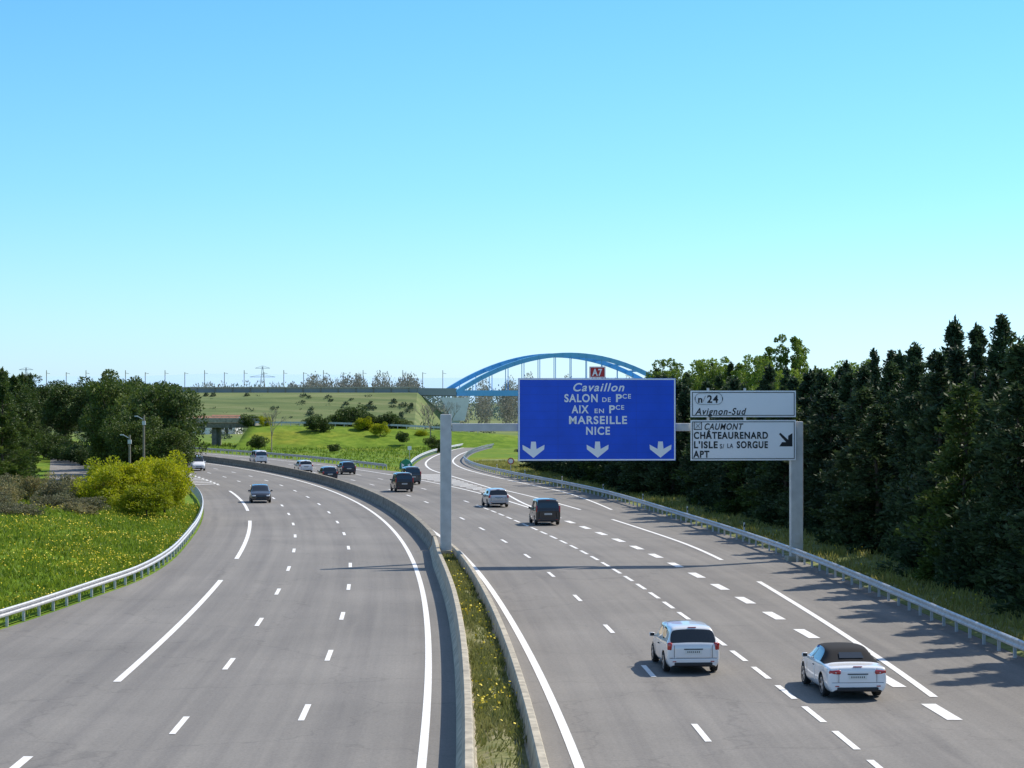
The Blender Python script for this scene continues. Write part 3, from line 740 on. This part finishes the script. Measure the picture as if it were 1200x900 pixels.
# ------------------------------------------------------------------ vehicles
def carpaint(name,col,metal=0.): return plain(name,col,.28,metal,1.0)
PAINT={'white':carpaint('car_paint_white',(.84,.83,.82)),'pearl':carpaint('car_paint_silver_white',(.78,.77,.76),.08),'black':carpaint('car_paint_black',(.012,.013,.016)),
 'navy':carpaint('car_paint_navy',(.012,.02,.035),.3),'grey':carpaint('car_paint_grey',(.07,.085,.09),.5),'silver':carpaint('car_paint_silver',(.55,.55,.55),.4)}
GLASS=plain('car_glass',(.012,.016,.018),.06,0,1.); DARK=plain('black_plastic',(.02,.02,.021),.6); FAB=plain('soft_top_fabric',(.010,.010,.012),.95)
TYRE=plain('tyre_rubber',(.018,.018,.018),.85); RIM=plain('alloy_rim',(.5,.51,.52),.35,.8); RED=plain('tail_lamp_red',(.42,.01,.008),.2,0,1.); LAMP=plain('head_lamp',(.7,.72,.74),.15,.2,1.); PLATE=plain('number_plate_white',(.7,.7,.66),.5)
HATCH=dict(H=1.48,st=[(-2.0,.76,.30,.52,.76,.62,.80,'p'),(-1.99,.80,.25,.54,.86,.70,.89,'p'),(-1.95,.83,.23,.56,.93,.73,.955,'p'),(-1.92,.84,.22,.58,.955,.745,.985,'w'),(-1.70,.85,.21,.6,.98,.675,1.38,'p'),(-1.66,.85,.21,.6,.98,.67,1.43,'p'),(-1.5,.85,.21,.6,.98,.665,1.47,'p'),
 (-1.25,.86,.2,.6,.965,.67,1.485,'s'),(-.42,.865,.19,.6,.945,.67,1.5,'p'),(-.34,.865,.19,.6,.945,.67,1.5,'s'),(.42,.865,.19,.6,.925,.65,1.45,'w'),(1.10,.85,.2,.6,.90,.70,.97,'p'),(1.2,.85,.2,.6,.87,.68,.93,'p'),(1.62,.82,.2,.56,.78,.62,.84,'p'),(1.9,.75,.22,.5,.64,.52,.70,'p'),(2.0,.64,.28,.46,.54,.44,.58,'p')],
 wheels=(-1.25,1.25),wr=.31,end=-2.0,front=2.0,mir=.92,pil=.42)
CABR=dict(H=1.4,st=[(-2.2,.76,.32,.54,.76,.62,.80,'p'),(-2.19,.82,.25,.55,.86,.74,.90,'p'),(-2.13,.86,.23,.57,.915,.76,.955,'p'),(-2.0,.875,.22,.58,.925,.75,.97,'p'),(-1.62,.88,.21,.6,.93,.74,.99,'p'),(-1.54,.88,.21,.6,.93,.70,1.02,'f'),(-1.05,.885,.2,.6,.93,.60,1.31,'f'),(-.85,.885,.2,.6,.93,.60,1.365,'fs'),
 (-.1,.89,.19,.6,.92,.61,1.40,'fs'),(.4,.89,.19,.6,.91,.60,1.36,'w'),(1.08,.875,.2,.6,.90,.70,.96,'p'),(1.2,.87,.2,.6,.87,.68,.92,'p'),(1.7,.84,.2,.56,.78,.62,.83,'p'),(2.05,.77,.22,.5,.66,.54,.71,'p'),(2.18,.64,.28,.46,.56,.44,.60,'p')],
 wheels=(-1.27,1.3),wr=.325,end=-2.2,front=2.18,mir=.92,pil=.42)
VAN=dict(H=1.8,st=[(-2.05,.78,.32,.6,.9,.68,.98,'p'),(-2.04,.84,.26,.6,1.0,.76,1.06,'p'),(-2.0,.865,.24,.62,1.05,.77,1.11,'w'),(-1.91,.87,.23,.62,1.07,.725,1.62,'p'),(-1.86,.87,.23,.62,1.07,.72,1.73,'p'),(-1.75,.87,.23,.62,1.07,.72,1.79,'p'),(-1.55,.875,.22,.62,1.06,.73,1.81,'s'),
 (-.62,.88,.21,.62,1.04,.735,1.82,'p'),(-.52,.88,.21,.62,1.04,.735,1.82,'s'),(.5,.88,.21,.62,1.02,.71,1.76,'w'),(1.2,.86,.21,.62,1.0,.74,1.12,'p'),(1.32,.86,.22,.62,.96,.70,1.05,'p'),(1.8,.82,.22,.58,.84,.64,.92,'p'),(2.0,.72,.28,.5,.68,.5,.75,'p'),(2.05,.62,.32,.46,.6,.42,.64,'p')],
 wheels=(-1.3,1.35),wr=.32,end=-2.05,front=2.05,mir=1.02,pil=.5)
def ringpts(s):
    (y,w,zb,zm,zt,wr,zr,fl)=s
    g=min(1,max(0,(zr-zt-.05)/.3))
    wb=w*.955-.035*g; zg=zt+.015+.02*g
    half=[(0,zb),(w*.86,zb),(w*.972,zb+.10),(w,zm),(w*.965,zt-.03),(wb*1.0,zg) if g>0 else (w*.93,zt),(wr,zr-.03-.035*g),(wr*.84,zr-.012-.01*g),(wr*.4,zr),(0,zr+.004)]
    return half+[(-a,b) for a,b in half[8:0:-1]]
def car_mesh(K,paint):
    st=K['st']; n=18; V=[];F=[];m=[]
    for s in st: V+=[(a,s[0],b) for a,b in ringpts(s)]
    for i in range(len(st)-1):
        fl=st[i][7]
        for k in range(n):
            F.append((i*n+k,i*n+(k+1)%n,(i+1)*n+(k+1)%n,(i+1)*n+k)); mi=0
            if k in(0,17): mi=2
            if k in(5,12) and 's' in fl: mi=1
            if k in(6,7,8,9,10,11):
                if 'w' in fl: mi=1
                if 'f' in fl: mi=3
            if 'f' in fl and 's' not in fl and k in (5,12): mi=3
            m.append(mi)
    def cap(b,rev):
        for k in range(8):
            q=(b+k,b+k+1,b+(n-k-1)%n,b+(n-k)%n) if k>0 else (b,b+1,b+n-1)
            F.append(q[::-1] if rev else q); m.append(0)
        q=(b+8,b+9,b+10); F.append(q[::-1] if rev else q); m.append(0)
    cap(0,True); cap((len(st)-1)*n,False)
    me=mesh('body',V,F,[PAINT[paint],GLASS,DARK,FAB],m,True)
    bm=bmesh.new(); bm.from_mesh(me); bmesh.ops.recalc_face_normals(bm,faces=bm.faces[:])
    cl=bm.edges.layers.float.get('crease_edge') or bm.edges.layers.float.new('crease_edge')
    for e in bm.edges:
        if len(e.link_faces)==2 and e.link_faces[0].material_index!=e.link_faces[1].material_index: e[cl]=1.
    bm.to_mesh(me); bm.free()
    o=obj('tmp',me); s=o.modifiers.new('s','SUBSURF'); s.levels=2; s.render_levels=2
    mb=MB()
    for wy in K['wheels']:
        for sd in (-1,1): mb.tube([(sd*.58,wy,K['wr']+.01),(sd*1.1,wy,K['wr']+.01)],[K['wr']+.05]*2,32,2)
    for sd in(-1,1):
        for yy in (-K['pil'],.72):
            mb.box((sd*(K['st'][8][1]+.02),yy,.60),(.10,.012,.60),2)
    ye=K['end']
    mb.box((0,ye-.0,.50),(1.5,.05,.012),2)
    for sd in (-1,1): mb.box((sd*(.60 if K is not CABR else .55),ye,.72),(.012,.06,.42),2)
    cm=mesh('cut',mb.v,mb.f,[PAINT[paint],GLASS,DARK,FAB],mb.m)
    bm=bmesh.new(); bm.from_mesh(cm); bmesh.ops.recalc_face_normals(bm,faces=bm.faces[:]); bm.to_mesh(cm); bm.free()
    c=obj('cut',cm); b=o.modifiers.new('b','BOOLEAN'); b.operation='DIFFERENCE'; b.object=c; b.solver='EXACT'
    bpy.context.view_layer.update(); dg=bpy.context.evaluated_depsgraph_get()
    r=bpy.data.meshes.new_from_object(o.evaluated_get(dg)); r.name='car_body'
    bpy.data.objects.remove(o); bpy.data.objects.remove(c)
    return r
def wheel_mesh(R,wd=.2):
    mb=MB(); prof=[(-wd/2,R*.66),(-wd/2,R*.93),(-wd/2+.03,R),(wd/2-.03,R),(wd/2,R*.93),(wd/2,R*.66)]
    N=32;V=[];F=[]
    for k in range(N):
        a=2*math.pi*k/N
        for x,r in prof: V.append((x,r*math.cos(a),r*math.sin(a)))
    for k in range(N):
        for j in range(5): a=k*6+j;b=((k+1)%N)*6+j; F.append((a,b,b+1,a+1))
    mb.add(V,F,0)
    for sx_ in (-1,1):
        mb.tube([(sx_*(wd/2-.06),0,0),(sx_*(wd/2-.055),0,0)],[R*.67,R*.67],N,2)
        mb.tube([(sx_*(wd/2-.03),0,0),(sx_*(wd/2-.0),0,0)],[R*.2,R*.16],12,1)
        for k in range(5):
            a=2*math.pi*k/5; mb.beam((sx_*(wd/2-.02),.1*R*math.cos(a),.1*R*math.sin(a)),(sx_*(wd/2-.02),R*.66*math.cos(a),R*.66*math.sin(a)),.035,.07,1)
        for k in range(N):
            a=2*math.pi*k/N;b=2*math.pi*(k+1)/N
            mb.add([(sx_*(wd/2+.002),r*math.cos(t),r*math.sin(t)) for r,t in((R*.62,a),(R*.70,a),(R*.70,b),(R*.62,b))],[(0,1,2,3)],1)
    return mb.me('wheel',[TYRE,RIM,DARK])
WH={}; CM={}
def car(name,K,paint,x,y,heading=None,oncoming=False):
    s=slope(y); ang=(math.atan2(-s,1) if heading is None else heading)+(math.pi if oncoming else 0); L=K['front']
    e=empty(name,(x,y+L,.036),(0,0,ang)); key=(id(K),paint)
    if key not in CM: CM[key]=car_mesh(K,paint)
    obj('body',CM[key],parent=e)
    R=K['wr']
    if R not in WH: WH[R]=wheel_mesh(R)
    for wy,a in zip(K['wheels'],('rear','front')):
        for sd,b in((-1,'left'),(1,'right')): obj(f'wheel_{a}_{b}',WH[R],(sd*.755,wy,R),parent=e)
    ye=K['end']; red=MB(); trim=MB(); lamp=MB(); plate=MB(); mir=MB()
    for sd in(-1,1):
        if K is HATCH: red.box((sd*.735,-1.925,.87),(.15,.16,.24),0,sd*.45,.04); lamp.box((sd*.735,-1.972,.83),(.08,.05,.05),0,sd*.45,.015)
        elif K is CABR: red.box((sd*.66,-2.165,.80),(.34,.10,.12),0,sd*.22,.04); lamp.box((sd*.60,-2.212,.79),(.12,.03,.035),0,sd*.12,.01)
        else: red.box((sd*.80,-1.985,1.12),(.10,.12,.46),0,sd*.3,.04)
        lamp.box((sd*.58,K['front']-.11,.60),(.3,.2,.12),0,sd*-.35,.05)
        red.box((sd*.6,ye-.002,.40),(.12,.03,.03),0,0,.01)
        mir.box((sd*.95,.60,K['mir']+.06),(.18,.10,.13),0,0,.045); mir.beam((sd*.82,.64,K['mir']),(sd*.93,.62,K['mir']+.03),.05,.05)
        trim.box((sd*.95,.545,K['mir']+.065),(.14,.01,.09),0)
        trim.box((sd*.862,-.24,.80),(.05,.17,.03),0,0,.012)
    red.box((0,(-1.66 if K is HATCH else -2.16 if K is CABR else -1.88),(1.435 if K is HATCH else .955 if K is CABR else 1.72)),(.26,.05,.025),0,0,.008)
    pz=.70 if K is HATCH else (.66 if K is CABR else .78)
    plate.box((0,ye-.012,pz),(.52,.02,.115),0)
    for k in range(7): trim.box((-.18+k*.06,ye-.024,pz),(.026,.004,.05),0)
    trim.box((0,ye+.02,.31),(1.2,.12,.12),0,0,.03)
    trim.box((0,ye+.002,pz+.085),(.6,.04,.03),0,0,.01)
    trim.tube([(.45,ye-.03,.27),(.45,ye+.2,.27)],[.035,.035],10,0)
    yf=K['front']; trim.box((0,yf-.03,.50),(.7,.08,.09),0,0,.02); trim.box((0,yf-.04,.35),(.9,.08,.1),0,0,.02)
    obj('tail_lamps',red.me('tail_lamps',[RED],True),parent=e); obj('lamps',lamp.me('lamps',[LAMP],True),parent=e)
    obj('number_plate',plate.me('number_plate',[PLATE]),parent=e); obj('trim',trim.me('trim',[DARK]),parent=e)
    obj('wing_mirrors',mir.me('wing_mirrors',[PAINT[paint]],True),parent=e)
    if K is CABR:
        mb=MB(); mb.add([(-.36,-1.42,1.115),(.36,-1.42,1.115),(.33,-1.18,1.255),(-.33,-1.18,1.255)],[(0,1,2,3)]); obj('rear_window',mb.me('rear_window',[GLASS]),parent=e)
    return e
car('hatchback_car',HATCH,'pearl',5.55,66.0,heading=.07)
car('convertible_car',CABR,'white',9.75,60.3,heading=.07)
car('minivan_car',VAN,'black',2.25,145,heading=.12)
car('hatchback_car',HATCH,'silver',-1.4,169.5,heading=.17)
car('minivan_car',VAN,'black',-10.5,198)
car('minivan_car',VAN,'grey',-10.6,216)
car('hatchback_car',HATCH,'navy',-20.0,226)
car('hatchback_car',HATCH,'navy',-19.5,245)
car('hatchback_car',HATCH,'white',-25.1,251)
car('minivan_car',VAN,'white',-35,288)
car('hatchback_car',HATCH,'black',-21.4,176.7,oncoming=True)
car('minivan_car',VAN,'white',-39,258,oncoming=True)

# ------------------------------------------------------------------ light, sky, camera
to_sun=Vector((.8,.6,1.05)).normalized()
sun=bpy.data.lights.new('sun','SUN'); sun.energy=5.0; sun.angle=math.radians(.5); sun.color=(1,.93,.82)
so=obj('sun',sun,(40,-20,80)); so.rotation_euler=to_sun.to_track_quat('Z','Y').to_euler()
w=bpy.data.worlds.new('World'); sc.world=w; w.use_nodes=True; nt=w.node_tree
sky=nt.nodes.new('ShaderNodeTexSky'); sky.sky_type='NISHITA'; sky.sun_disc=False
sky.sun_elevation=math.asin(to_sun.z); sky.sun_rotation=math.atan2(to_sun.x,to_sun.y)
sky.air_density=1.0; sky.dust_density=.3; sky.ozone_density=1.0; sky.altitude=0
tc=nt.nodes.new('ShaderNodeTexCoord'); sp=nt.nodes.new('ShaderNodeSeparateXYZ'); nt.links.new(tc.outputs['Generated'],sp.inputs[0])
corr=ramp(nt,sp.outputs['Z'],[(0,(.64,.93,1.5)),(.04,(.60,.92,1.42)),(.10,(.49,.90,1.34)),(.19,(.42,.88,1.28)),(.6,(1.3,1.25,1.2))])
col=mix(nt,sky.outputs[0],corr,1.,'MULTIPLY')
bg=nt.nodes['Background']; nt.links.new(col,bg.inputs[0]); bg.inputs[1].default_value=.145
cam=bpy.data.cameras.new('camera'); co=obj('camera',cam,(0,0,8.6),(math.radians(90.465),0,0))
cam.sensor_width=36; cam.lens=36*2465/1200; cam.clip_start=.5; cam.clip_end=20000
sc.camera=co
sc.view_settings.view_transform='Standard'; sc.view_settings.look='None'; sc.view_settings.exposure=0
